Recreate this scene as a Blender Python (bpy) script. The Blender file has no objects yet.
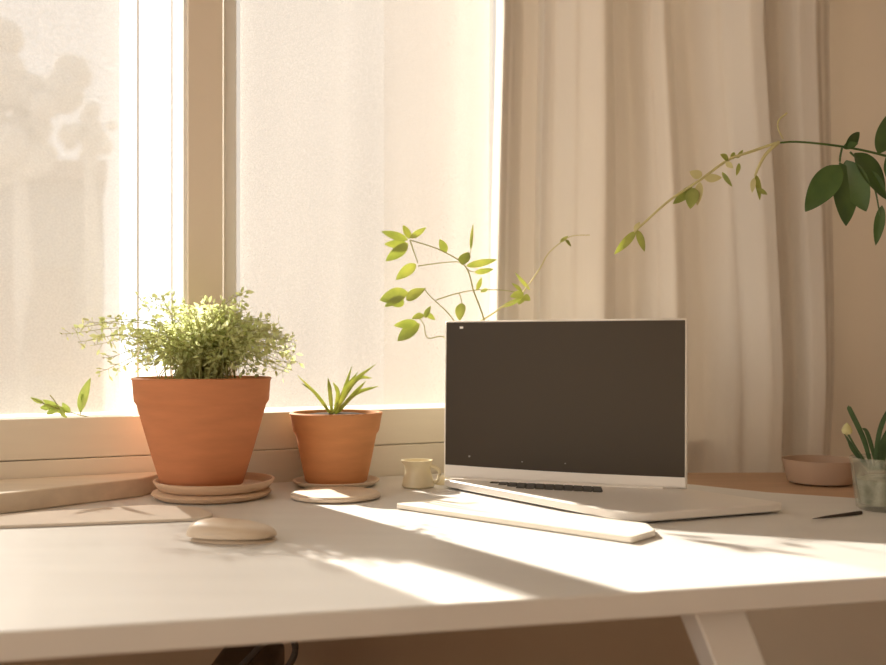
import bpy, math, random
from mathutils import Vector, Matrix
R = math.radians
sc = bpy.context.scene
col = sc.collection
H0 = 0.75            # desk top height
EYE = 0.19           # eye above the desk
F = 1000.0
HZ = 350.0

# ------------------------------------------------------------------ camera, world, sun
cd = bpy.data.cameras.new('camera'); cam = bpy.data.objects.new('camera', cd); col.objects.link(cam)
cam.location = (0, 0, H0 + EYE); cam.rotation_euler = (R(90), 0, 0)
cd.sensor_width = 36; cd.lens = F / 886 * 36; cd.shift_y = (HZ - 332.5) / 886
cd.clip_start = 0.02
cd.dof.use_dof = True; cd.dof.focus_distance = 1.27; cd.dof.aperture_fstop = 5.0
sc.camera = cam
sc.view_settings.view_transform = 'Standard'; sc.view_settings.look = 'None'
sc.view_settings.exposure = 0.35; sc.view_settings.gamma = 1.0; sc.view_settings.use_curve_mapping = False
sc.cycles.use_denoising = True
sc.cycles.max_bounces = 10; sc.cycles.transparent_max_bounces = 16
sc.cycles.caustics_reflective = False; sc.cycles.caustics_refractive = False
w = bpy.data.worlds.new('sky'); sc.world = w; w.use_nodes = True
bg = w.node_tree.nodes['Background']
bg.inputs[0].default_value = (1.0, 0.985, 0.96, 1); bg.inputs[1].default_value = 1.4
sd = bpy.data.lights.new('sun', 'SUN'); sun = bpy.data.objects.new('sun', sd); col.objects.link(sun)
SUN_EL = R(29.5); SH = Vector((0.566, -0.824, 0))
sdir = Vector((SH.x * math.cos(SUN_EL), SH.y * math.cos(SUN_EL), -math.sin(SUN_EL)))
sun.rotation_euler = sdir.to_track_quat('-Z', 'Y').to_euler()
sun.location = (-2, 3, 3)
sd.energy = 12.5; sd.color = (1.0, 0.92, 0.80); sd.angle = R(1.2)

# ------------------------------------------------------------------ helpers
def P(px, py, D):
    return Vector(((px - 443) / F * D, D, H0 + EYE - (py - HZ) / F * D))
def D_of(py, z=0.0):
    return (EYE - z) * F / (py - HZ)
def G(px, py, z=0.0):
    """point at height z above the desk seen at px,py"""
    D = D_of(py, z); return ((px - 443) / F * D, D)
def tag(o, label=None, cat=None, group=None, kind=None):
    if label: o['label'] = label
    if cat: o['category'] = cat
    if group: o['group'] = group
    if kind: o['kind'] = kind
    return o
class MB:
    def __init__(s): s.v = []; s.f = []
    def add(s, vs, fs):
        k = len(s.v); s.v += [tuple(v) for v in vs]; s.f += [tuple(i + k for i in f) for f in fs]
    def box(s, a, b):
        x0, y0, z0 = a; x1, y1, z1 = b
        s.add([(x0,y0,z0),(x1,y0,z0),(x1,y1,z0),(x0,y1,z0),(x0,y0,z1),(x1,y0,z1),(x1,y1,z1),(x0,y1,z1)],
              [(0,3,2,1),(4,5,6,7),(0,1,5,4),(1,2,6,5),(2,3,7,6),(3,0,4,7)])
    def prism(s, pts, z0, z1):
        n = len(pts)
        s.add([(p[0], p[1], z0) for p in pts] + [(p[0], p[1], z1) for p in pts],
              [tuple(range(n - 1, -1, -1)), tuple(range(n, 2 * n))] + [(i, (i + 1) % n, n + (i + 1) % n, n + i) for i in range(n)])
    def lathe(s, prof, c=(0, 0, 0), n=64, sx=1, sy=1, wob=None):
        vs = []; fs = []
        for j, (r, z) in enumerate(prof):
            for i in range(n):
                a = 2 * math.pi * i / n
                k = wob(a, z) if wob else 1
                vs.append((c[0] + r * k * math.cos(a) * sx, c[1] + r * k * math.sin(a) * sy, c[2] + z))
        for j in range(len(prof) - 1):
            for i in range(n):
                fs.append((j*n+i, j*n+(i+1)%n, (j+1)*n+(i+1)%n, (j+1)*n+i))
        if prof[0][0] > 1e-5: fs.append(tuple(range(n - 1, -1, -1)))
        if prof[-1][0] > 1e-5: fs.append(tuple(range((len(prof)-1)*n, len(prof)*n)))
        s.add(vs, fs)
    def tube(s, pts, r, n=8, r1=None):
        pts = [Vector(p) for p in pts]; m = len(pts)
        vs = []; up = Vector((0, 0, 1))
        for j, p in enumerate(pts):
            t = (pts[min(j+1, m-1)] - pts[max(j-1, 0)]).normalized()
            a = t.cross(up)
            if a.length < 1e-3: a = t.cross(Vector((1, 0, 0)))
            a.normalize(); b = t.cross(a)
            rr = r if r1 is None else r + (r1 - r) * j / max(1, m - 1)
            for i in range(n):
                q = 2 * math.pi * i / n
                vs.append(p + a * rr * math.cos(q) + b * rr * math.sin(q))
        fs = [(j*n+i, j*n+(i+1)%n, (j+1)*n+(i+1)%n, (j+1)*n+i) for j in range(m-1) for i in range(n)]
        fs += [tuple(range(n-1, -1, -1)), tuple(range((m-1)*n, m*n))]
        s.add(vs, fs)
    def build(s, name, mt, parent=None, smooth=True, bevel=0, seg=3, angle=35, loc=None):
        me = bpy.data.meshes.new(name); me.from_pydata(s.v, [], s.f); me.validate(); me.update()
        import bmesh
        bm = bmesh.new(); bm.from_mesh(me); bmesh.ops.recalc_face_normals(bm, faces=bm.faces); bm.to_mesh(me); bm.free()
        me.materials.append(mt)
        o = bpy.data.objects.new(name, me); col.objects.link(o)
        if loc is not None:
            me.transform(Matrix.Translation(-Vector(loc))); o.location = loc
        if parent is not None:
            o.parent = parent
            o.matrix_parent_inverse = Matrix.Identity(4)
            off = Vector((0, 0, 0)); q = parent
            while q is not None: off -= q.location; q = q.parent
            if loc is None: me.transform(Matrix.Translation(off))
            else: o.location = Vector(loc) + off
        if smooth:
            for p in me.polygons: p.use_smooth = True
            if hasattr(me, 'set_sharp_from_angle'): me.set_sharp_from_angle(angle=R(angle))
        if bevel:
            b = o.modifiers.new('bevel', 'BEVEL'); b.width = bevel; b.segments = seg; b.limit_method = 'ANGLE'; b.angle_limit = R(35)
            b.harden_normals = False
        return o
def empty(name, loc, label, cat, group=None):
    o = bpy.data.objects.new(name, None); col.objects.link(o); o.location = loc; o.empty_display_size = .02
    return tag(o, label, cat, group)
def spline(pts, n=8):
    pts = [Vector(p) for p in pts]; out = []
    q = [pts[0] * 2 - pts[1]] + pts + [pts[-1] * 2 - pts[-2]]
    for i in range(1, len(q) - 2):
        for k in range(n):
            t = k / n
            out.append(0.5 * ((2*q[i]) + (q[i+1]-q[i-1])*t + (2*q[i-1]-5*q[i]+4*q[i+1]-q[i+2])*t*t + (3*q[i]-q[i-1]-3*q[i+1]+q[i+2])*t**3))
    out.append(pts[-1]); return out

# ------------------------------------------------------------------ materials
def mat(name, c, rough=.5, spec=.5, noise=None, bump=None, trans=0, metal=0, c2=None, stretch=(1,1,1), transmission=0, alpha=None, rot=0):
    m = bpy.data.materials.new(name); m.use_nodes = True
    nt = m.node_tree; b = nt.nodes['Principled BSDF']; out = nt.nodes['Material Output']
    b.inputs['Base Color'].default_value = (*c, 1); b.inputs['Roughness'].default_value = rough
    b.inputs['Specular IOR Level'].default_value = spec; b.inputs['Metallic'].default_value = metal
    b.inputs['Transmission Weight'].default_value = transmission
    tc = nt.nodes.new('ShaderNodeTexCoord'); mp = nt.nodes.new('ShaderNodeMapping'); nt.links.new(tc.outputs['Object'], mp.inputs[0])
    mp.inputs['Scale'].default_value = stretch; mp.inputs['Rotation'].default_value = (0, 0, rot)
    colout = None
    if noise:
        nz = nt.nodes.new('ShaderNodeTexNoise'); nz.inputs['Scale'].default_value = noise[0]; nz.inputs['Detail'].default_value = 5
        nt.links.new(mp.outputs[0], nz.inputs[0])
        cr = nt.nodes.new('ShaderNodeValToRGB'); cr.color_ramp.elements[0].position = .3; cr.color_ramp.elements[1].position = .7
        d = c2 if c2 else tuple(x * (1 - noise[1]) for x in c)
        cr.color_ramp.elements[0].color = (*d, 1); cr.color_ramp.elements[1].color = (*c, 1)
        nt.links.new(nz.outputs[0], cr.inputs[0]); nt.links.new(cr.outputs[0], b.inputs['Base Color']); colout = cr.outputs[0]
    bn = None
    if bump:
        n2 = nt.nodes.new('ShaderNodeTexNoise'); n2.inputs['Scale'].default_value = bump[0]; nt.links.new(mp.outputs[0], n2.inputs[0])
        bp = nt.nodes.new('ShaderNodeBump'); bp.inputs['Strength'].default_value = bump[1]; bp.inputs['Distance'].default_value = .002
        nt.links.new(n2.outputs[0], bp.inputs['Height']); nt.links.new(bp.outputs[0], b.inputs['Normal']); bn = bp
    last = b.outputs[0]
    if trans:
        tr = nt.nodes.new('ShaderNodeBsdfTranslucent'); tr.inputs[0].default_value = (*c, 1)
        if colout: nt.links.new(colout, tr.inputs[0])
        if bn: nt.links.new(bn.outputs[0], tr.inputs['Normal'])
        mx = nt.nodes.new('ShaderNodeMixShader'); mx.inputs[0].default_value = trans
        nt.links.new(last, mx.inputs[1]); nt.links.new(tr.outputs[0], mx.inputs[2]); last = mx.outputs[0]
    if alpha is not None:
        tp = nt.nodes.new('ShaderNodeBsdfTransparent')
        mx = nt.nodes.new('ShaderNodeMixShader'); mx.inputs[0].default_value = alpha
        nt.links.new(tp.outputs[0], mx.inputs[1]); nt.links.new(last, mx.inputs[2]); last = mx.outputs[0]
        m['mixnode'] = mx.name
    nt.links.new(last, out.inputs[0]); return m
def glass_pane(name):
    m = bpy.data.materials.new(name); m.use_nodes = True; nt = m.node_tree; nt.nodes.clear()
    o = nt.nodes.new('ShaderNodeOutputMaterial'); t = nt.nodes.new('ShaderNodeBsdfTransparent'); g = nt.nodes.new('ShaderNodeBsdfGlossy')
    g.inputs['Roughness'].default_value = .02; fr = nt.nodes.new('ShaderNodeFresnel'); fr.inputs[0].default_value = 1.25
    mx = nt.nodes.new('ShaderNodeMixShader'); nt.links.new(fr.outputs[0], mx.inputs[0]); nt.links.new(t.outputs[0], mx.inputs[1]); nt.links.new(g.outputs[0], mx.inputs[2])
    nt.links.new(mx.outputs[0], o.inputs[0]); return m

M = {}
M['desk'] = mat('desk_paint', (.80, .775, .735), .45, .3, noise=(5, .05), bump=(60, .03), stretch=(1, 6, 1))
M['wall'] = mat('wall_plaster', (.78, .69, .58), .9, .1, noise=(3, .05), bump=(80, .05))
M['under'] = mat('shaded_wall', (.50, .38, .28), .9, .1, noise=(3, .06))  # wall below desk level, its shade put into a darker colour
M['ceil'] = mat('ceiling_paint', (.8, .72, .6), .9, .1)
M['floor'] = mat('floor_boards', (.42, .25, .14), .6, .2, noise=(8, .3), stretch=(1, 8, 1))
M['frame'] = mat('window_frame_paint', (.92, .85, .72), .4, .35, noise=(12, .03), stretch=(1, 1, 8))
M['white'] = mat('white_frame_paint', (.95, .94, .91), .35, .35)
M['post'] = mat('taupe_post_paint', (.95, .84, .70), .6, .2, noise=(2, .06))
M['sill'] = mat('sill_wood', (.90, .78, .63), .5, .3, noise=(6, .14), stretch=(1, 10, 10), rot=.8)
M['pane'] = glass_pane('pane_glass')
M['terra'] = mat('terracotta', (.68, .27, .125), .75, .25, noise=(14, .16), bump=(35, .12), stretch=(1, 1, 5))
M['terra2'] = mat('terracotta_light', (.74, .34, .15), .75, .25, noise=(16, .14), bump=(35, .12), stretch=(1, 1, 5))
M['saucer'] = mat('saucer_clay', (.84, .60, .42), .6, .3, noise=(12, .18), stretch=(1, 1, 12), bump=(30, .2))
M['coaster'] = mat('coaster_stone', (.88, .73, .58), .6, .3, noise=(12, .1))
M['soil'] = mat('soil', (.07, .045, .03), .95, .1, noise=(60, .5), bump=(70, .8))
M['herb'] = mat('herb_leaf', (.90, .92, .55), .5, .3, noise=(45, 0, ), c2=(.55, .62, .22), trans=.6)
M['stem'] = mat('green_stem', (.48, .48, .20), .6, .2, trans=.2)
M['vine'] = mat('vine_leaf', (.68, .70, .26), .45, .4, noise=(30, 0), c2=(.42, .48, .15), trans=.6)
M['sprig'] = mat('sprig_leaf', (.84, .90, .45), .5, .3, noise=(30, 0), c2=(.62, .72, .28), trans=.65)
M['darkleaf'] = mat('dark_leaf', (.10, .18, .045), .35, .5, noise=(25, 0), c2=(.05, .10, .025), trans=.15)
M['succ'] = mat('succulent_leaf', (.10, .17, .07), .45, .4, noise=(40, 0), c2=(.05, .09, .035), trans=.15)
M['pale'] = mat('pale_bud', (.75, .70, .38), .5, .3, trans=.4)
M['screen'] = mat('laptop_screen', (.058, .043, .028), .35, .18)
M['silver'] = mat('laptop_silver', (.88, .83, .77), .35, .5, metal=.1)
M['key'] = mat('laptop_keys', (.05, .045, .035), .5, .4)
M['white_dot'] = mat('white_mark', (.95, .93, .9), .4, .3)
M['grey_dot'] = mat('grey_mark', (.30, .27, .24), .4, .3)
M['rest'] = mat('pale_birch', (.92, .86, .75), .5, .3, noise=(8, .08), stretch=(1, 8, 8))
M['mouse'] = mat('mouse_shell', (.78, .64, .49), .4, .4, noise=(10, .06))
M['paper'] = mat('mat_paper', (.80, .70, .60), .8, .1)
M['ceramic'] = mat('cream_ceramic', (.85, .75, .52), .3, .5, noise=(20, .1), trans=.12)
M['dish'] = mat('dish_clay', (.52, .37, .27), .5, .35, noise=(10, .08))
M['backstrip'] = mat('strip_brown', (.56, .37, .24), .6, .25, noise=(6, .14), stretch=(1, 9, 1))
M['dark'] = mat('dark_graphite', (.05, .035, .025), .5, .3)
M['bin'] = mat('dark_bin', (.12, .075, .05), .6, .3, noise=(20, .2))
M['curtain'] = mat('curtain_linen', (.88, .82, .74), .9, .05, noise=(3, .04), bump=(160, .25), trans=.13, stretch=(1, 1, .12))
M['rod'] = mat('rod_brass', (.5, .35, .18), .35, .5, metal=.9)
M['wallout'] = mat('outdoor_render', (.43, .41, .385), .9, .1, noise=(.6, .12))
M['roofout'] = mat('outdoor_roof', (.40, .34, .29), .9, .1)
M['treeout'] = mat('outdoor_tree', (.68, .66, .62), .9, .1, noise=(2, .2))
M['ground'] = mat('outdoor_ground', (.62, .54, .46), .9, .1, noise=(.5, .1))
M['glass'] = mat('cut_glass', (.80, .80, .66), .10, .9, alpha=.30, trans=.15, noise=(9, 0), c2=(.25, .25, .17), stretch=(12, 12, 3))
M['water'] = mat('vase_gravel', (.70, .67, .52), .5, .4, noise=(75, 0), c2=(.22, .22, .14))

# fabrics with weave
def fabric(name, c, alpha, trans, weave=900):
    m = mat(name, c, .9, .05, trans=trans, alpha=alpha, bump=(200, .1))
    nt = m.node_tree
    mx = nt.nodes[m['mixnode']]
    tc = nt.nodes.new('ShaderNodeTexCoord'); nz = nt.nodes.new('ShaderNodeTexNoise'); nz.inputs['Scale'].default_value = weave
    mp = nt.nodes.new('ShaderNodeMapRange'); mp.inputs[1].default_value = .3; mp.inputs[2].default_value = .7
    mp.inputs[3].default_value = max(0, alpha - .07); mp.inputs[4].default_value = min(1, alpha + .07)
    nt.links.new(tc.outputs['Object'], nz.inputs[0]); nt.links.new(nz.outputs[0], mp.inputs[0]); nt.links.new(mp.outputs[0], mx.inputs[0])
    return m
M['screenfab'] = fabric('roller_screen', (.78, .775, .76), .84, .09, 350)
M['sheer'] = fabric('sheer_voile', (.88, .83, .77), .32, .17, 500)
M['sheer2'] = fabric('sheer_voile_dense', (.84, .76, .67), .22, .08, 500)

# ------------------------------------------------------------------ the window wall frame of reference
W0 = Vector((-.389, 1.375, 0)); WU = Vector((.906, .423, 0)).normalized(); WN = Vector((-WU.y, WU.x, 0))
WM = Matrix(((WU.x, WN.x, 0, W0.x), (WU.y, WN.y, 0, W0.y), (0, 0, 1, H0), (0, 0, 0, 1)))
def S(px, n=0.0):
    r = (px - 443) / F; o = W0 + WN * n
    return (r * o.y - o.x) / (WU.x - WU.y * r)
def wall_mb(boxes):
    m = MB()
    for (s0, s1, n0, n1, z0, z1) in boxes:
        m.box((s0, n0, z0), (s1, n1, z1))
    m.v = [tuple(WM @ Vector(v)) for v in m.v]
    return m
def struct(o): return tag(o, kind='structure')

ZT = 1.15
SR = S(690)
# walls round the opening: built as one shell with the opening left free
struct(wall_mb([(-2.4, -1.0, 0, .16, -H0, 1.75), (SR, 1.06, 0, .16, -.03, 1.75), (-1.0, SR, 0, .16, ZT, 1.75)]).build('wall_left', M['wall'], smooth=False))
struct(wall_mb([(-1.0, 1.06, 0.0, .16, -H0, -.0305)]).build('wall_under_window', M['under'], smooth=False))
corner = WM @ Vector((1.02, 0, 0))
m = MB(); m.box((corner.x - .02, corner.y, 0), (1.9, corner.y + .15, H0 + 1.75)); struct(m.build('wall_back', M['wall'], smooth=False))
m = MB(); m.box((1.75, -2.6, 0), (1.9, corner.y, H0 + 1.75)); struct(m.build('wall_right', M['wall'], smooth=False))
m = MB(); m.box((-2.6, -2.6, -.1), (1.9, corner.y + .15, 0)); struct(m.build('floor', M['floor'], smooth=False))
m = MB(); m.prism([(-2.6, -2.6), (1.9, -2.6), (1.9, corner.y + .15), tuple((WM @ Vector((1.06, .16, 0)))[:2]), tuple((WM @ Vector((-2.4, .16, 0)))[:2])], H0 + 1.75, H0 + 1.85)
struct(m.build('ceiling', M['ceil'], smooth=False))
m = MB(); m.box((-2.6, -2.75, 0), (1.9, -2.6, H0 + 1.75)); struct(m.build('wall_front', M['wall'], smooth=False))
m = MB(); m.box((-2.75, -2.6, 0), (-2.6, .3, .72)); struct(m.build('light_baffle', M['wall'], smooth=False))  # added low wall out of view, keeps light off the desk front

# window: rails, jambs, panes
win = bpy.data.objects.new('window_1', None); col.objects.link(win); win.location = WM @ Vector((0, 0, 0)); struct(win)
for (z0, z1, n0) in ((-.03, .0455, -.004), (.0465, .1, 0)):
    wall_mb([(-1.0, SR, n0, .12, z0, z1)]).build('window_rail', M['frame'], win, bevel=.0015)
wall_mb([(-1.0, SR, 0, .12, ZT - .06, ZT)]).build('window_rail', M['frame'], win, bevel=.002)
wall_mb([(-1.0, -.94, 0, .12, .1, ZT - .06)]).build('window_stile', M['white'], win, bevel=.002)
wall_mb([(SR - .05, SR, 0, .12, .1, ZT - .06)]).build('window_stile', M['white'], win, bevel=.002)
# central post: taupe face to the room, white returns
wall_mb([(S(188, -.004), S(223, -.004), -.004, .034, .1, ZT - .06)]).build('centre_post', M['post'], win, bevel=.0015)
wall_mb([(S(184), S(188) - .0006, .004, .034, .1, ZT - .06)]).build('post_edge', M['white'], win)
wall_mb([(S(225), S(238), .006, .02, .1, ZT - .06)]).build('window_stile', M['white'], win, bevel=.003)
for px in (138, 172):
    wall_mb([(S(px, .03) - .0012, S(px, .03) + .0012, .03, .045, .1, ZT - .06)]).build('glazing_bar', M['white'], win)
wall_mb([(-.94, S(184) - .001, .088, .092, .1, ZT - .06)]).build('window_pane', M['pane'], win)
wall_mb([(S(225, .05) , SR - .05, .088, .092, .1, ZT - .06)]).build('window_pane', M['pane'], win)

def drape(name, s0, s1, n0, z0, z1, amp, freqs, mt, seed=1, thick=0):
    rnd = random.Random(seed); ph = [rnd.uniform(0, 6) for _ in freqs]
    m = MB(); nx, nz = 160, 40; vs = []; fs = []
    for j in range(nz + 1):
        z = z0 + (z1 - z0) * j / nz
        for i in range(nx + 1):
            s = s0 + (s1 - s0) * i / nx
            d = sum(amp / (k + 1) * math.sin(f * s + p + .8 * math.sin(z * (2 + k) + p)) for k, (f, p) in enumerate(zip(freqs, ph)))
            vs.append(WM @ Vector((s, n0 + d, z)))
    for j in range(nz):
        for i in range(nx):
            a = j * (nx + 1) + i; fs.append((a, a + 1, a + nx + 2, a + nx + 1))
    m.add(vs, fs); return m.build(name, mt)
o = drape('roller_screen', -.93, S(120, .06), .06, .103, ZT - .07, .0004, (5,), M['screenfab'])
tag(o, 'pale woven screen stretched over the big left window pane', 'window screen')
o = drape('sheer_curtain', S(240, .04), S(494, .04), .055, .103, ZT - .07, .016, (22, 41, 63), M['sheer'], 4)
tag(o, 'thin see-through voile hanging in front of the right window pane', 'sheer curtain')
o = drape('sheer_curtain', S(384, .02), S(494, .02), .022, .103, ZT - .07, .004, (9, 21), M['sheer2'], 9)
tag(o, 'smooth second voile layer next to the heavy beige drape', 'sheer curtain')

# ------------------------------------------------------------------ outdoors
m = MB(); m.box((-60, 3.2, -.5), (60, 80, -.3)); struct(m.build('ground', M['ground'], smooth=False))
b = empty('house', (-6.3, 14, -.3), 'pale blurred house with low roof beyond the left pane', 'house')
m = MB(); m.prism([(-9.5, 14), (-4.75, 14), (-6.4, 18), (-9.5, 18)], -.3, 3.3); m.build('house_wall', M['wallout'], b, smooth=False)
m = MB(); m.prism([(-9.8, 13.7), (-4.6, 13.7), (-6.3, 18.3), (-9.8, 18.3)], 3.3, 3.55); m.build('house_roof', M['roofout'], b, smooth=False)
m = MB(); m.box((-6.2, 13.96, .6), (-5.2, 14.02, 2.1)); m.build('house_window', M['roofout'], b, smooth=False)
def tree(x, y, h, r, label, seed):
    rnd = random.Random(seed)
    t = empty('tree', (x, y, -.3), label, 'tree', None)
    m = MB(); m.tube([(x, y, -.3), (x + .05, y, h * .5), (x, y, h)], .14, 8, .05); m.build('trunk', M['treeout'], t)
    m = MB()
    for k in range(26):
        c = Vector((x + rnd.gauss(0, r * .45), y + rnd.gauss(0, r * .45), h + rnd.gauss(0, r * .6)))
        rr = r * rnd.uniform(.25, .5)
        m.lathe([(rr * math.sin(math.pi * j / 8) + 1e-6, -rr * math.cos(math.pi * j / 8)) for j in range(9)], c, 10, wob=lambda a, z: 1 + .15 * math.sin(3 * a + 9 * z))
    m.build('crown', M['treeout'], t)
b = empty('backdrop', (.2, 8, -.3), 'added pale building close outside the right pane', 'backdrop')  # added block outside, there to dim the view through the voile
m = MB(); m.box((-2.0, 8, -.3), (3.6, 11, 5.6)); m.build('backdrop_wall', M['wallout'], b, smooth=False)
m = MB(); m.box((-2.1, 7.9, 5.6), (3.7, 11.1, 5.75)); m.build('backdrop_top', M['roofout'], b, smooth=False)
tree(-3.95, 9.3, 3.2, .42, 'blurred rounded tree seen at the far left of the left pane', 2)
tree(-4.0, 11.3, 3.3, .22, 'blurred smaller tree right of the rounded one outside', 5)

# ------------------------------------------------------------------ heavy curtain
ctrl = [(488, -.008), (495, .018), (503, .014), (520, .002), (536, .0), (541, .012), (552, .012), (575, .024), (600, .034), (618, .004), (634, -.004), (655, .018),
        (668, .026), (684, .004), (704, -.006), (735, .010), (762, .030), (772, .030), (784, .004), (796, .0), (812, .014), (824, .014), (834, .0), (843, -.008)]
def fold(u): return (2.3 if u < 615 else 1.9) * fold_(u)
def fold_(u):
    if u <= ctrl[0][0]: return ctrl[0][1]
    for (a, da), (b, db) in zip(ctrl, ctrl[1:]):
        if u <= b:
            t = (u - a) / (b - a); t = t * t * (3 - 2 * t); return da + (db - da) * t
    return ctrl[-1][1]
m = MB(); vs = []; fs = []; nx, nz = 420, 90
zt, zb = H0 + 1.18, H0 - .16
for j in range(nz + 1):
    z = zb + (zt - zb) * j / nz; h = z - H0          # height over the desk
    q = max(0, min(1, (h + .1) / .8))                 # 0 low, 1 high
    for i in range(nx + 1):
        u = 488 + 355 * i / nx
        v = i / nx
        us = u + (26 * (q - .35) + 8 * math.sin(3.1 * q + v * 5)) * math.sin(math.pi * v)
        low = 1 - q
        d = fold(us) * (.8 + .2 * q) + .0025 * math.sin(v * 47 + 2.5 * q) * low * v + .0015 * math.sin(v * 29 - 4 * q + 1) + .0008 * math.sin(v * 80 + 9 * q) * low
        Y = 1.576 + .078 * v
        px = u + (10 * (q ** 1.5) * (1 - v)) + v * (-8 * q + 0) - 6 * v * math.exp(-((h - .0) / .1) ** 2)
        X = (px - 443) / F * Y
        vs.append((X, Y - d + .012, z))
for j in range(nz):
    for i in range(nx):
        a = j * (nx + 1) + i; fs.append((a, a + 1, a + nx + 2, a + nx + 1))
m.add(vs, fs)
o = m.build('curtain', M['curtain'])
so = o.modifiers.new('thick', 'SOLIDIFY'); so.thickness = .0012
tag(o, 'heavy cream linen drape hanging in folds behind the laptop', 'curtain')
r = empty('curtain_rod', (.35, 1.6, H0 + 1.2), 'brass curtain rod above the linen drape', 'curtain rod')
m = MB(); m.tube([(.02, 1.578, H0 + 1.192), (.72, 1.61, H0 + 1.192)], .008, 12); m.build('rod', M['rod'], r)
for k in range(2):
    x = .06 + .62 * k; m = MB(); m.tube([(x, 1.58 + .03 * k, H0 + 1.192), (x, 1.66 + .14 * k, H0 + 1.192)], .005, 8); m.build('bracket', M['rod'], r)

# ------------------------------------------------------------------ desk
FA = Vector((-.299, .674, 0)); FB = Vector((.371, .837, 0)); FU = (FB - FA).normalized()
def fr(x): return FA.y + (x - FA.x) * FU.y / FU.x
def wl(px, n): v = WM @ Vector((S(px, n), n, 0)); return (v.x, v.y)
def ws(s, n): v = WM @ Vector((s, n, 0)); return (v.x, v.y)
desk = empty('desk', (0, 1.1, 0), 'long off-white desk under the window carrying pots and laptop', 'desk')
desk_poly = [(-.95, fr(-.95)), (1.05, fr(1.05)), (1.05, 1.16), (.72, 1.20), (.53, 1.285), (.434, 1.338), (.35, 1.418), (.30, 1.47), (.12, 1.535), ws(.44, -.008), ws(-.55, -.008)]
m = MB(); m.prism(desk_poly, H0 - .021, H0); m.build('desktop', M['desk'], desk, smooth=True, bevel=.002, angle=30)
def leg(p0, p1, w, name='leg'):
    m = MB(); d = Vector(p1) - Vector(p0); a = FU; b = Vector((-FU.y, FU.x, 0)); vs = []
    for p, k in ((Vector(p0), 1), (Vector(p1), .8)):
        for (i, j) in ((-1, -1), (1, -1), (1, 1), (-1, 1)): vs.append(p + a * i * w * k * .5 + b * j * .018)
    m.add(vs, [(0, 3, 2, 1), (4, 5, 6, 7), (0, 1, 5, 4), (1, 2, 6, 5), (2, 3, 7, 6), (3, 0, 4, 7)]); m.build(name, M['desk'], desk, bevel=.002)
leg((.222, fr(.232) + .035, H0 - .021), (.51, fr(.232) + .06, 0), .046)
leg((-.62, fr(-.62) + .04, H0 - .021), (-.85, fr(-.62) + .05, 0), .046)
leg((.60, 1.20, H0 - .021), (.78, 1.22, 0), .05)
leg((-.60, 1.16, H0 - .021), (-.78, 1.16, 0), .046)
m = MB(); m.prism([(.124, 1.536), (.304, 1.471), (.353, 1.421), (.436, 1.341), (.532, 1.288), (.722, 1.203), (1.05, 1.163), (1.05, 1.56), (.72, 1.563), (.385, 1.556)], H0 - .02, H0 - .001)  # separate brown slab set nearly flush behind the desktop
tag(m.build('brown_strip', M['backstrip'], bevel=.0015), 'brown ledge between the white desk and the drape', 'strip')

# window sill board: a wedge in front of the left window
a = [ws(-.9, -.006), ws(S(205), -.006)]
sill_poly = [ws(-.9, -.007), (-.72, .935), (-.513, 1.152), (-.391, 1.296), (-.378, 1.352), ws(S(215), -.007)]
m = MB(); m.prism(sill_poly, H0 + .0003, H0 + .024)
tag(m.build('window_sill', M['sill'], bevel=.002), kind='structure')

# ------------------------------------------------------------------ pots
def pot(name, label, cx, cy, zb, zt, rt, rb, band, mt, soil_drop=.008, inset=.004):
    e = empty(name, (cx, cy, zb), label, 'potted plant')
    hgt = zt - zb; t = .005; rbody = rt - inset
    bz = hgt - band
    rbt = rb + (rbody - rb) * (bz / hgt)
    prof = [(0, 0), (rb - .004, 0), (rb, .003)]
    for k in range(1, 9):
        f = k / 8; prof.append((rb + (rbt - rb) * f ** .93, .003 + (bz - .004 - .003) * f))
    prof += [(rbt + .002, bz - .001), (rbt + .0035, bz + .001), (rt - .0015, hgt - .004), (rt, hgt - .0015), (rt - .0015, hgt), (rt - t - .001, hgt), (rt - t - .003, hgt - .004), (rbt - t, bz - .003), (rb, .012), (0, .010)]
    m = MB(); m.lathe(prof, (cx, cy, zb), 96); m.build('pot', mt, e, angle=50)
    rs = rt - t - .006
    m = MB(); m.lathe([(0, hgt - soil_drop - .01), (rs - .002, hgt - soil_drop - .01), (rs - .001, hgt - soil_drop), (rs * .6, hgt - soil_drop + .003), (0, hgt - soil_drop + .004)], (cx, cy, zb), 48, wob=lambda a, z: 1)
    m.build('soil', M['soil'], e)
    return e
def dish(name, label, cat, cx, cy, z, r, h, mt, lip=True, n=72):
    m = MB()
    m.lathe([(0, 0), (r * .8, 0), (r * .86, .001), (r - .001, h - .003), (r, h - .001), (r - .002, h), (r - .006, h - .0015), (r * .82, h * .45), (0, h * .4)], (cx, cy, z), n)
    return tag(m.build(name, mt, loc=(cx, cy, z), angle=50), label, cat)
BX, BY = -.311, 1.292
# two tier saucer
m = MB(); m.lathe([(0, 0), (.066, 0), (.073, .003), (.076, .007), (.074, .009), (0, .009)], (BX + .012, BY + .002, H0 + .0002), 80)
tag(m.build('saucer', M['saucer'], loc=(BX + .012, BY + .002, H0 + .0002), angle=50), 'lower clay saucer with sunlit rim under the big herb pot', 'saucer')
m = MB(); m.lathe([(0, 0), (.062, 0), (.070, .002), (.0765, .011), (.077, .013), (.074, .0135), (.071, .010), (.068, .0045), (0, .0045)], (BX + .014, BY + .008, H0 + .0094), 80)
tag(m.build('saucer', M['saucer'], loc=(BX + .014, BY + .008, H0 + .0094), angle=50), 'upper shifted clay saucer directly beneath the big herb pot', 'saucer')
big = pot('potted_herb', 'large terracotta pot overflowing with fine-leaved green herbs', BX, BY, H0 + .0150, H0 + .155, .0885, .0515, .031, M['terra'], inset=-.0015)

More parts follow.
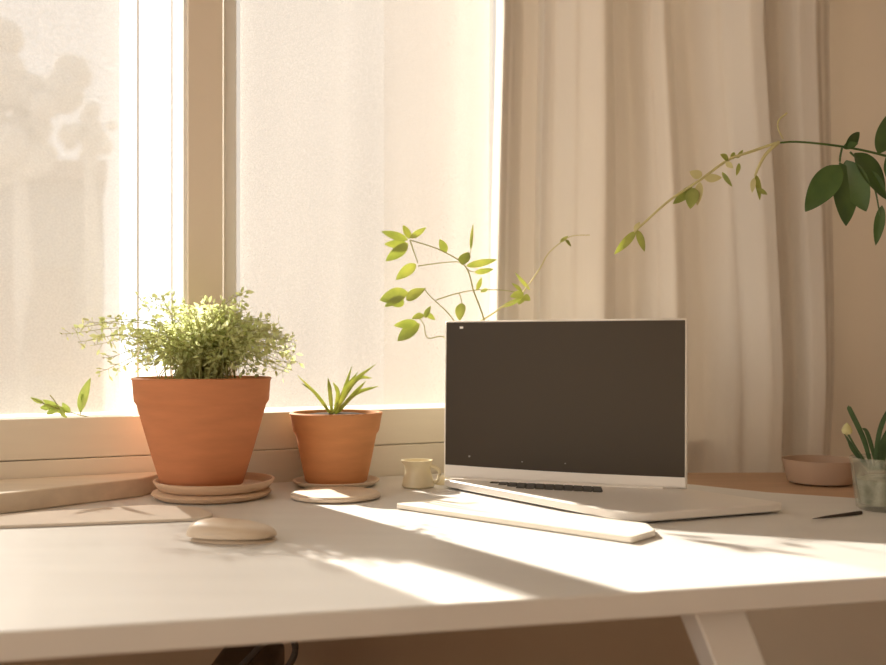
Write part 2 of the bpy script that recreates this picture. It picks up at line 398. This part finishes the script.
def leaf_into(m, base, d, nrm, L, W, curl=.15, foldk=.15, nl=6):
    d = d.normalized(); side = d.cross(nrm)
    if side.length < 1e-4: side = d.cross(Vector((.3, .5, .8)))
    side.normalize(); up = side.cross(d).normalized()
    vs = []; fs = []
    for j in range(nl + 1):
        t = j / nl; wd = W * .5 * (math.sin(math.pi * min(1, t ** .8 * .96 + .02)) ** .85) if 0 < t < 1 else W * .01
        c = base + d * L * t - up * curl * L * t * t
        vs += [c - side * wd + up * foldk * wd, c, c + side * wd + up * foldk * wd]
    for j in range(nl):
        for k in (0, 1):
            a = j * 3 + k; fs.append((a, a + 1, a + 4, a + 3))
    m.add(vs, fs)
rnd = random.Random(11)
fol = MB(); stm = MB(); zr = H0 + .148
def herb_stem(tip, leaves, start=.3, spread=.012):
    base = Vector((BX + rnd.gauss(0, .02), BY + rnd.gauss(0, .02), zr - .004))
    mid = base.lerp(tip, .5) + Vector((0, 0, .02 + .1 * abs(tip.x - BX)))
    pts = spline([base, mid, tip], 7)
    stm.tube(pts, .0007, 4, .0003)
    for k in range(leaves):
        t = start + (1 - start) * k / max(1, leaves - 1)
        i = min(len(pts) - 2, int(t * (len(pts) - 1))); f = t * (len(pts) - 1) - i
        c = pts[i].lerp(pts[i + 1], f)
        off = Vector((rnd.gauss(0, 1), rnd.gauss(0, 1), rnd.gauss(0.1, .9))).normalized()
        q = c + off * rnd.uniform(.1, 1) * spread
        stm.tube([c, q], .0003, 3)
        d = (off + Vector((rnd.gauss(0, .4), rnd.gauss(0, .4), rnd.gauss(0, .4)))).normalized()
        L = rnd.uniform(.0055, .0105)
        leaf_into(fol, q, d, Vector((rnd.gauss(0, 1), rnd.gauss(-.5, 1), rnd.gauss(0.6, 1))).normalized(), L, L * rnd.uniform(.38, .6), nl=4)
def PH(px, py): return P(px, py, BY + rnd.uniform(-.07, .05))
for k in range(265):
    x = rnd.gauss(215, 40)
    x = max(138, min(292, x))
    top = 306 + 34 * abs((x - 215) / 80) ** 2.2
    y = top + (376 - top) * rnd.random() ** 1.5
    herb_stem(PH(x, y), rnd.randint(8, 13), .35)
for (x, y) in [(62, 334), (72, 328), (95, 345), (85, 322), (110, 318), (100, 372), (118, 340), (130, 352), (108, 358), (125, 330), (135, 340), (78, 342), (115, 370), (290, 350), (298, 362), (285, 372), (294, 340), (275, 330)]:
    herb_stem(PH(x, y), 28, .35, .010)
for (x, y) in [(160, 294), (150, 300), (172, 298), (247, 290), (244, 298), (182, 302), (205, 300), (228, 302), (270, 318), (138, 296)]:
    herb_stem(PH(x, y), 20, .5, .009)
fo = fol.build('foliage', M['herb'], big); fo['kind'] = 'stuff'
stm.build('stems', M['stem'], big)

SX, SY = -.150, 1.405
dish('saucer', 'thin clay plate beneath the small terracotta pot', 'saucer', SX, SY, H0 + .0003, .061, .009, M['coaster'])
small = pot('potted_seedling', 'small terracotta pot with a few slender green shoots', SX, SY, H0 + .0045, H0 + .103, .0655, .043, .027, M['terra2'], .005)
m = MB(); m.lathe([(0, 0), (.052, 0), (.057, .002), (.0575, .005), (.054, .0075), (0, .008)], (-.138, 1.285, H0 + .0002), 72, sy=.95)
tag(m.build('coaster', M['coaster'], loc=(-.138, 1.285, H0 + .0002)), 'round pale clay coaster lying in front of the small pot', 'coaster')
m = MB()
def blade(m, pts, w, nrm=Vector((0, -1, .3)), n=6, foldk=.25, tipk=.05, basek=.6):
    ps = spline(pts, n); vs = []; fs = []; N = len(ps)
    for j, p in enumerate(ps):
        t = j / (N - 1); d = (ps[min(j + 1, N - 1)] - ps[max(j - 1, 0)]).normalized()
        side = d.cross(nrm).normalized(); up = side.cross(d)
        wd = w * .5 * (basek + (1 - basek) * min(1, t * 3)) * (1 if t < .55 else max(tipk, 1 - ((t - .55) / .45) ** 2))
        vs += [p - side * wd, p - up * wd * foldk * 2, p + side * wd, p + up * wd * foldk * .6]
    for j in range(N - 1):
        for k in range(4):
            a = j * 4 + k; b2 = j * 4 + (k + 1) % 4; fs.append((a, b2, b2 + 4, a + 4))
    fs += [(3, 2, 1, 0), tuple(range((N - 1) * 4, N * 4))]
    m.add(vs, fs)
shoots = [[(331, 414), (318, 396), (297, 375)], [(330, 414), (314, 392), (301, 383)], [(332, 414), (330, 392), (328, 378)],
          [(334, 414), (338, 394), (333, 382)], [(334, 413), (345, 390), (358, 372)], [(335, 414), (350, 385), (376, 364)],
          [(336, 414), (352, 396), (366, 381)], [(337, 414), (355, 394), (379, 386)], [(333, 413), (342, 396), (352, 366)], [(335, 413), (356, 380), (372, 378)]]
for k, s_ in enumerate(shoots):
    m = MB(); dd = SY - .01 + .012 * math.sin(k * 2.1)
    pts = [P(x, y, dd + .02 * math.sin(k) * i) for i, (x, y) in enumerate(s_)]
    blade(m, pts, .0058 if k not in (0, 1) else .004)
    m.build('shoot', M['vine'], small)

# ------------------------------------------------------------------ laptop
lap = empty('laptop', (.15, 1.3, H0), 'open laptop with dark blank screen and silver base', 'laptop')
SL = Vector((.0005, 1.382, 0)); SRt = Vector((.309, 1.266, 0)); su = (SRt - SL).normalized(); sn = Vector((-su.y, su.x, 0)); SW = (SRt - SL).length
tilt = R(1.5)
def sp(u, n, v): # screen coordinates: along, back, up
    p = SL + su * u + sn * (n * math.cos(tilt) + v * math.sin(tilt)); return Vector((p.x, p.y, H0 + .0135 + v * math.cos(tilt) - n * math.sin(tilt)))
def sbox(m, u0, u1, n0, n1, v0, v1):
    k = MB(); k.box((u0, n0, v0), (u1, n1, v1)); m.add([sp(*v) for v in k.v], k.f)
SHT = .217
m = MB(); sbox(m, 0, SW, 0, .006, 0, SHT); lid = m.build('lid', M['silver'], lap, bevel=.003, seg=3)
# glass with a curved lower edge
n = 24; vs = []; fs = []
for k in range(n + 1):
    u = .003 + (SW - .006) * k / n; t = k / n
    lo = .0185 - .0035 * t - .0016 * math.sin(math.pi * t)
    vs += [sp(u, -.0008, lo), sp(u, -.0008, SHT - .0025), sp(u, .0006, lo), sp(u, .0006, SHT - .0025)]
for k in range(n):
    a = 4 * k; fs += [(a, a+4, a+5, a+1), (a+2, a+3, a+7, a+6), (a+1, a+5, a+7, a+3), (a, a+2, a+6, a+4)]
fs += [(0, 1, 3, 2), (4*n, 4*n+2, 4*n+3, 4*n+1)]
m = MB(); m.add(vs, fs); scr = m.build('screen', M['screen'], lid, smooth=False)
m = MB(); sbox(m, .0225, .0275, -.0014, -.0006, SHT - .011, SHT - .008); m.build('camera_mark', M['white_dot'], lid)
for (u, v, s_) in ((.038, .031, .0013), (.113, .0265, .0009), (.172, .0265, .0008)):
    m = MB(); sbox(m, u - s_, u + s_, -.0012, -.0007, v - s_ * .8, v + s_ * .8); m.build('screen_mark', M['grey_dot'], lid)
def round_poly(pts, rad, n=6):
    out = []; N = len(pts)
    for i in range(N):
        p = Vector(pts[i]); a = Vector(pts[i-1]); b = Vector(pts[(i+1) % N]); r_ = rad[i] if isinstance(rad, (list, tuple)) else rad
        pa = p + (a - p).normalized() * r_; pb = p + (b - p).normalized() * r_
        for k in range(n + 1):
            t = k / n; out.append(((1-t)**2 * pa + 2*t*(1-t) * p + t*t * pb)[:])
    return out
A = (-.001, 1.376); B = (.205, 1.082); C_ = (.398, 1.163); Dd = (.312, 1.283); E_ = (.29, 1.30); E2 = (.02, 1.40)
m = MB(); m.prism(round_poly([A, B, C_, Dd, E_, E2], [.01, .03, .010, .01, .004, .008]), H0 + .0025, H0 + .0125)
lbase = m.build('base', M['silver'], lap, bevel=.002, angle=30)
for (x, y) in ((.06, 1.34), (.19, 1.14), (.33, 1.17), (.26, 1.27)):
    m = MB(); m.lathe([(0, 0), (.006, 0), (.006, .003), (0, .003)], (x, y, H0), 16); m.build('rubber_foot', M['dark'], lbase)
m = MB(); m.tube([sp(.03, .002, -.002), sp(SW - .03, .002, -.002)], .004, 10); m.build('hinge', M['silver'], lap)
kx = MB()
for r_ in range(4):
    for c_ in range(12):
        u = .075 + .0125 * c_ + .003 * r_; nn = -.014 - .0115 * r_
        if c_ < r_: continue
        p = SL + su * u + sn * nn
        q = [(p + su * i + sn * j) for (i, j) in ((0, 0), (.0105, 0), (.0105, -.0095), (0, -.0095))]
        kx = MB(); kx.prism([(v.x, v.y) for v in q], H0 + .0124, H0 + .0138); kx.build('key', M['key'], lbase, smooth=False)

# slim slab in front
g = [G(396, 504, .006), G(632, 538, .006), G(656, 531, .006), G(648, 524, .006), G(448, 497, .006)]
m = MB(); m.prism(round_poly(g, [.003, .006, .006, .006, .004], 4), H0 + .0004, H0 + .0068)
tag(m.build('wrist_rest', M['rest'], bevel=.0015, angle=30), 'long slim pale wooden wrist rest lying before the laptop', 'wrist rest')

# mouse
mo = empty('computer_mouse', (-.212, 1.003, H0), 'small beige mouse alone on the left of the desk', 'mouse')
def superl(m, c, ax, ay, h, zb, e=2.4, rings=12, n=56, rot=0, skew=0):
    prof = []
    for j in range(rings + 1):
        t = j / rings; a = t * math.pi / 2
        prof.append((math.cos(a) ** .55, math.sin(a)))
    vs = []; fs = []
    for j, (r_, z) in enumerate(prof):
        r_ = max(r_, 1e-4)
        for i in range(n):
            q = 2 * math.pi * i / n; cx, cy = math.cos(q), math.sin(q)
            k = (abs(cx) ** e + abs(cy) ** e) ** (-1 / e)
            X = ax * r_ * k * cx; Y = ay * r_ * k * cy
            zz = h * z * (1 + skew * (-X / ax))
            vs.append((c[0] + X * math.cos(rot) - Y * math.sin(rot), c[1] + X * math.sin(rot) + Y * math.cos(rot), zb + zz))
    for j in range(rings):
        for i in range(n): fs.append((j*n+i, j*n+(i+1)%n, (j+1)*n+(i+1)%n, (j+1)*n+i))
    fs.append(tuple(range(n-1, -1, -1))); fs.append(tuple(range(rings*n, (rings+1)*n)))
    m.add(vs, fs)
m = MB(); superl(m, (-.212, 1.003), .0455, .028, .014, H0 + .005, 2.3, rot=-.12, skew=.25); m.build('shell', M['mouse'], mo, angle=60)
m = MB(); superl(m, (-.210, 1.003), .0435, .0265, .0048, H0 + .0002, 2.3, rot=-.12, rings=3); m.build('base_plate', M['mouse'], mo)

# thin mat at the left
pts = [G(-60, 531), G(50, 527), G(203, 521), G(213, 517), G(198, 510), G(150, 507.5), G(-60, 521)]
m = MB(); m.prism(round_poly(pts, .006, 3), H0 + .0003, H0 + .0035)
tag(m.build('notepad', M['paper'], bevel=.0006, angle=30), 'thin beige notepad lying along the sill left of the pots', 'notepad')

# cream ceramic jug
jx, jy = (418 - 443) / F * 1.385, 1.385
jug = empty('small_jug', (jx, jy, H0), 'tiny cream ceramic jug between small pot and laptop', 'jug')
m = MB(); m.lathe([(0, 0), (.0205, 0), (.0225, .002), (.0205, .012), (.0178, .022), (.0175, .030), (.0205, .0355), (.0205, .0375), (.018, .0375), (.0155, .031), (.016, .022), (.018, .01), (0, .006)], (jx, jy, H0 + .0002), 48, wob=lambda a, z: 1 + .16 * max(0, math.cos(a - math.pi)) ** 6 * max(0, (z - .02) / .017))
m.build('body', M['ceramic'], jug)
m = MB(); m.tube(spline([(jx + .017, jy - .002, H0 + .030), (jx + .029, jy - .004, H0 + .024), (jx + .028, jy - .004, H0 + .010), (jx + .019, jy - .002, H0 + .006)], 6), .0028, 8); m.build('handle', M['ceramic'], jug)
m = MB(); superl(m, (jx + .040, jy + .03), .016, .012, .013, H0 + .0002, 2.2); tag(m.build('pebble', M['ceramic']), 'cream pebble lying just right of the tiny jug', 'pebble')

# shallow dish right
m = MB(); m.lathe([(0, 0), (.040, 0), (.045, .002), (.049, .014), (.0525, .031), (.053, .034), (.0505, .034), (.047, .016), (.042, .006), (0, .005)], (.541, 1.432, H0 + .0002), 72)
tag(m.build('shallow_bowl', M['dish'], loc=(.541, 1.432, H0 + .0002)), 'shallow brown bowl on the ledge behind the glass tumbler', 'bowl')
# pencil
p0 = Vector((*G(813, 520.5), H0 + .0022)); p1 = Vector((*G(861, 514.5), H0 + .0022))
m = MB(); m.tube([p0, p0.lerp(p1, .25), p1], .0004, 8, .0024); m.v = [tuple(v) for v in m.v]
pe = m.build('pencil', M['dark']); tag(pe, 'short dark tapered pencil lying left of the glass tumbler', 'pencil')

# glass with succulent
gx, gy = .527, 1.19
gl = empty('glass_planter', (gx, gy, H0), 'cut glass tumbler holding a small spiky succulent', 'planter')
wobg = lambda a, z: 1 + .07 * (abs(math.sin(a * 7 + z * 70)) - .5) * (1 if z < .052 else 0)
m = MB(); m.lathe([(0, 0), (.028, 0), (.032, .003), (.0345, .02), (.0365, .04), (.0375, .05), (.0402, .056), (.0408, .061), (.0392, .0625), (.0375, .060), (.0345, .05), (.0335, .04), (.0315, .02), (.029, .006), (0, .0055)], (gx, gy, H0 + .0002), 144, wob=wobg)
m.build('tumbler', M['glass'], gl, angle=60)
m = MB(); m.lathe([(0, .0065), (.026, .0068), (.030, .02), (.0318, .036), (.02, .040), (0, .042)], (gx, gy, H0), 40, wob=lambda a, z: 1 + .03 * math.sin(5 * a + 200 * z)); m.build('gravel', M['water'], gl)
bl = [[(872, 470), (864, 440), (850, 410), (849, 407)], [(870, 470), (856, 452), (843, 432)], [(876, 470), (884, 440), (900, 415), (905, 408)], [(874, 470), (880, 430), (892, 402)],
      [(880, 470), (893, 432), (925, 418)], [(868, 468), (853, 450), (847, 436)], [(884, 470), (900, 445), (915, 438)], [(878, 470), (868, 435), (862, 428)]]
for k, s_ in enumerate(bl):
    m = MB(); pts = [P(x, y, gy - .01 + .02 * math.sin(1.7 * k) * (i + .3) / 2) for i, (x, y) in enumerate(s_)]
    blade(m, pts, (.0065, .0045, .007, .006, .008, .0045, .006, .0055)[k], foldk=.35); m.build('blade', M['succ'], gl)
m = MB(); c = P(847, 430, gy - .01); m.lathe([(1e-5, -.006), (.005, -.004), (.0062, 0), (.004, .005), (1e-5, .009)], c, 14); m.build('bud', M['pale'], gl)
m = MB(); m.tube(spline([P(868, 465, gy - .005), P(856, 448, gy - .01), P(848, 434, gy - .01)], 5), .0012, 6); m.build('stem', M['succ'], gl)

# ------------------------------------------------------------------ vines
def leaf(parent, b, t, wpx, D, mt, dD=0.0, roll=0.0, name='leaf', curl=.12, foldk=.22, nl=10):
    p0 = P(b[0], b[1], D); p1 = P(t[0], t[1], D + dD); d = p1 - p0
    view = Vector((0, -1, 0)); nrm = Matrix.Rotation(roll, 3, d.normalized()) @ view
    m = MB(); leaf_into(m, p0, d, nrm, d.length, wpx / F * D, curl, foldk, nl)
    o = m.build(name, mt, parent, angle=180)
    so = o.modifiers.new('thick', 'SOLIDIFY'); so.thickness = .0004
    ss = o.modifiers.new('sub', 'SUBSURF'); ss.levels = 1; ss.render_levels = 2
    return o
def stem(parent, pts, D, r=.0012, r1=.0007, mt=None, name='stem', dv=None):
    m = MB(); m.tube(spline([P(x, y, D + (dv[i] if dv else 0)) for i, (x, y) in enumerate(pts)], 6), r, 7, r1); return m.build(name, mt or M['stem'], parent)
# left vine in a little hidden pot behind the laptop
VD = 1.47
vx, vy = (475 - 443) / F * 1.45, 1.455
v1 = empty('trailing_plant', (vx, vy, H0), 'light green leafy plant rising from behind the laptop', 'potted plant')
m = MB(); m.lathe([(0, 0), (.028, 0), (.03, .002), (.036, .055), (.039, .057), (.039, .065), (.036, .065), (.033, .055), (.028, .01), (0, .008)], (vx, vy, H0 + .0002), 48); m.build('pot', M['ceramic'], v1)
m = MB(); m.lathe([(0, .04), (.031, .04), (.0325, .052), (0, .054)], (vx, vy, H0), 32); m.build('soil', M['soil'], v1)
b0 = (464, 440)
stem(v1, [b0, (488, 350), (484, 320), (474, 292), (465, 266), (440, 250), (410, 240)], VD, .0014, .0008)
stem(v1, [(410, 240), (414, 252), (418, 263)], VD, .001, .0007)
stem(v1, [(418, 266), (432, 264), (450, 262), (461, 262)], VD, .0009, .0006)
for q_ in ([(465, 264), (469, 257), (471, 250)], [(459, 293), (461, 298), (462, 303)], [(466, 268), (470, 271), (474, 272)], [(426, 288), (415, 291), (408, 292)], [(417, 316), (420, 316), (424, 315)]): stem(v1, q_, VD, .0008, .0006)
stem(v1, [b0, (464, 345), (452, 318), (430, 296), (424, 288)], VD, .0012, .0006)
stem(v1, [(436, 300), (455, 294), (476, 290), (500, 290), (515, 292)], VD, .0009, .0006)
stem(v1, [b0, (450, 345), (428, 338), (424, 325), (418, 316)], VD, .0009, .0006)
stem(v1, [b0, (470, 340), (495, 312), (515, 300), (526, 288), (540, 268), (548, 254), (560, 243), (572, 236), (590, 235)], VD, .0014, .0006, mt=M['pale'])
VL = [((408, 240), (381, 231), 9), ((409, 239), (404, 224), 9), ((410, 238), (426, 228), 7), ((408, 243), (386, 262), 13), ((407, 243), (384, 245), 10), ((416, 264), (396, 279), 12),
      ((476, 290), (483, 277), 6), ((446, 253), (440, 239), 9), ((471, 250), (472, 224), 4), ((462, 265), (468, 251), 13), ((466, 266), (497, 260), 8), ((474, 272), (494, 270), 7),
      ((408, 292), (379, 300), 16), ((406, 300), (424, 288), 13), ((403, 298), (393, 307), 12), ((404, 296), (384, 306), 10), ((424, 315), (412, 318), 8), ((424, 312), (436, 320), 6), ((425, 318), (430, 306), 7),
      ((417, 322), (394, 326), 10), ((420, 324), (396, 340), 16), ((462, 303), (459, 320), 12), ((488, 289), (480, 292), 4), ((521, 298), (500, 309), 6), ((523, 296), (530, 300), 8), ((522, 292), (512, 282), 5),
      ((524, 294), (510, 296), 9), ((530, 290), (515, 273), 4), ((565, 240), (572, 246), 5), ((560, 242), (568, 236), 4), ((524, 297), (518, 304), 8)]
for k, (a, b_, w_) in enumerate(VL):
    leaf(v1, a, b_, w_, VD + .006 * math.sin(k * 1.9), M['vine'], dD=.010 * math.sin(k * 2.3), roll=.55 * math.sin(k * 1.3))

# right vine: arches in from a pot standing beyond the right edge of the photo
v2 = empty('arching_plant', (.80, 1.33, H0), 'dark-leaved plant arching in from the right with budding tip', 'potted plant')
m = MB(); m.lathe([(0, 0), (.045, 0), (.047, .003), (.06, .09), (.066, .092), (.068, .115), (.063, .115), (.057, .09), (.04, .012), (0, .01)], (.80, 1.33, H0 + .0002), 48); m.build('pot', M['terra2'], v2)
m = MB(); m.lathe([(0, .08), (.052, .08), (.056, .10), (0, .103)], (.80, 1.33, H0), 32); m.build('soil', M['soil'], v2)
RD = 1.33
stem(v2, [(1045, 430), (1030, 300), (985, 200), (930, 170), (886, 156), (845, 147), (800, 142), (776, 143)], RD, .0022, .0013, mt=M['darkleaf'], name='stem')
stem(v2, [(776, 143), (750, 152), (728, 160), (700, 180), (670, 200), (645, 222), (634, 232)], RD, .0020, .0015, mt=M['pale'])
stem(v2, [(779, 142), (766, 154), (758, 168), (755, 176)], RD, .0024, .0016, mt=M['pale'])
stem(v2, [(783, 139), (778, 128), (779, 120), (787, 113)], RD, .0007, .0013, mt=M['pale'])
stem(v2, [(842, 148), (840, 158), (840, 168)], RD, .0014, .0014, mt=M['darkleaf'])
stem(v2, [(850, 152), (866, 168), (875, 190), (880, 215)], RD, .0014, .001, mt=M['darkleaf'])
for (a, b_, w_, ro) in [((840, 165), (806, 210), 29, .3), ((841, 163), (849, 226), 31, -.2), ((846, 160), (866, 212), 28, .5), ((845, 148), (861, 132), 14, .4), ((843, 148), (858, 143), 9, -.5),
                        ((878, 154), (892, 112), 22, .2), ((854, 153), (888, 196), 34, -.5), ((882, 205), (876, 246), 11, .3), ((886, 156), (925, 190), 34, .3), ((905, 162), (930, 120), 30, -.3), ((870, 170), (886, 200), 12, .6), ((940, 172), (970, 250), 34, .3), ((985, 200), (960, 150), 34, .3)]:
    leaf(v2, a, b_, w_, RD + .004 * math.sin(a[0]), M['darkleaf'], roll=ro, dD=.012 * math.sin(b_[0] * 3), curl=.08)
for (a, b_, w_, c_) in [((636, 231), (615, 254), 9, 'vine'), ((637, 230), (645, 251), 8, 'vine'), ((634, 230), (640, 222), 5, 'pale'), ((692, 186), (674, 205), 12, 'vine'), ((694, 188), (690, 208), 14, 'vine'), ((700, 182), (697, 205), 9, 'pale'),
                        ((702, 176), (690, 172), 10, 'pale'), ((704, 178), (722, 178), 9, 'pale'), ((722, 172), (732, 187), 5, 'vine'), ((728, 160), (721, 154), 8, 'vine'), ((730, 158), (736, 153), 7, 'vine'),
                        ((736, 158), (744, 150), 5, 'vine'), ((739, 163), (737, 176), 5, 'vine'), ((755, 174), (762, 200), 8, 'vine'), ((754, 178), (752, 192), 6, 'pale'), ((757, 188), (768, 195), 5, 'vine'), ((726, 162), (733, 168), 6, 'pale')]:
    leaf(v2, a, b_, w_, RD + .004 * math.sin(a[0]), M[c_], roll=.5 * math.sin(a[0] + a[1]), dD=.006 * math.sin(b_[0]))

# sprig on the window rail at the left
sx = WM @ Vector((S(62, .012), .012, .1)); SD = sx.y
v3 = empty('cut_sprig', (sx.x, sx.y, H0 + .1), 'pale green leafy sprig resting on the left window rail', 'sprig')
def yy(px): return (WM @ Vector((S(px, .012), .012, 0))).y
for pts in ([(92, 418), (80, 415), (62, 410), (45, 404), (32, 398)], [(60, 410), (54, 400), (50, 395)], [(80, 415), (84, 403), (83, 396)]):
    m = MB(); m.tube(spline([P(x, y, yy(x)) for x, y in pts], 5), .0008, 6); m.build('stem', M['stem'], v3)
for k, (a, b_, w_) in enumerate([((62, 410), (42, 400), 8), ((58, 409), (46, 414), 8), ((66, 412), (52, 406), 9), ((70, 413), (62, 403), 8), ((60, 409), (66, 418), 7), ((80, 412), (88, 378), 12), ((44, 403), (30, 398), 5), ((84, 402), (82, 394), 5), ((52, 406), (40, 408), 7)]):
    leaf(v3, a, b_, w_, yy(a[0]), M['sprig'], roll=.5 * math.sin(k * 2), dD=-.006)

# under the desk: tall dark bin with a curved handle
bn = empty('waste_bin', (-.25, 1.22, 0), 'tall dark bin with curved handle under the desk', 'bin')
m = MB(); m.box((-.275, 1.17, .003), (-.20, 1.27, .572)); m.build('body', M['bin'], bn, bevel=.008)
m = MB(); m.tube(spline([(-.215, 1.165, .56), (-.18, 1.15, .575), (-.17, 1.15, .60), (-.19, 1.155, .615), (-.235, 1.165, .572)], 6), .004, 8); m.build('handle', M['dark'], bn)
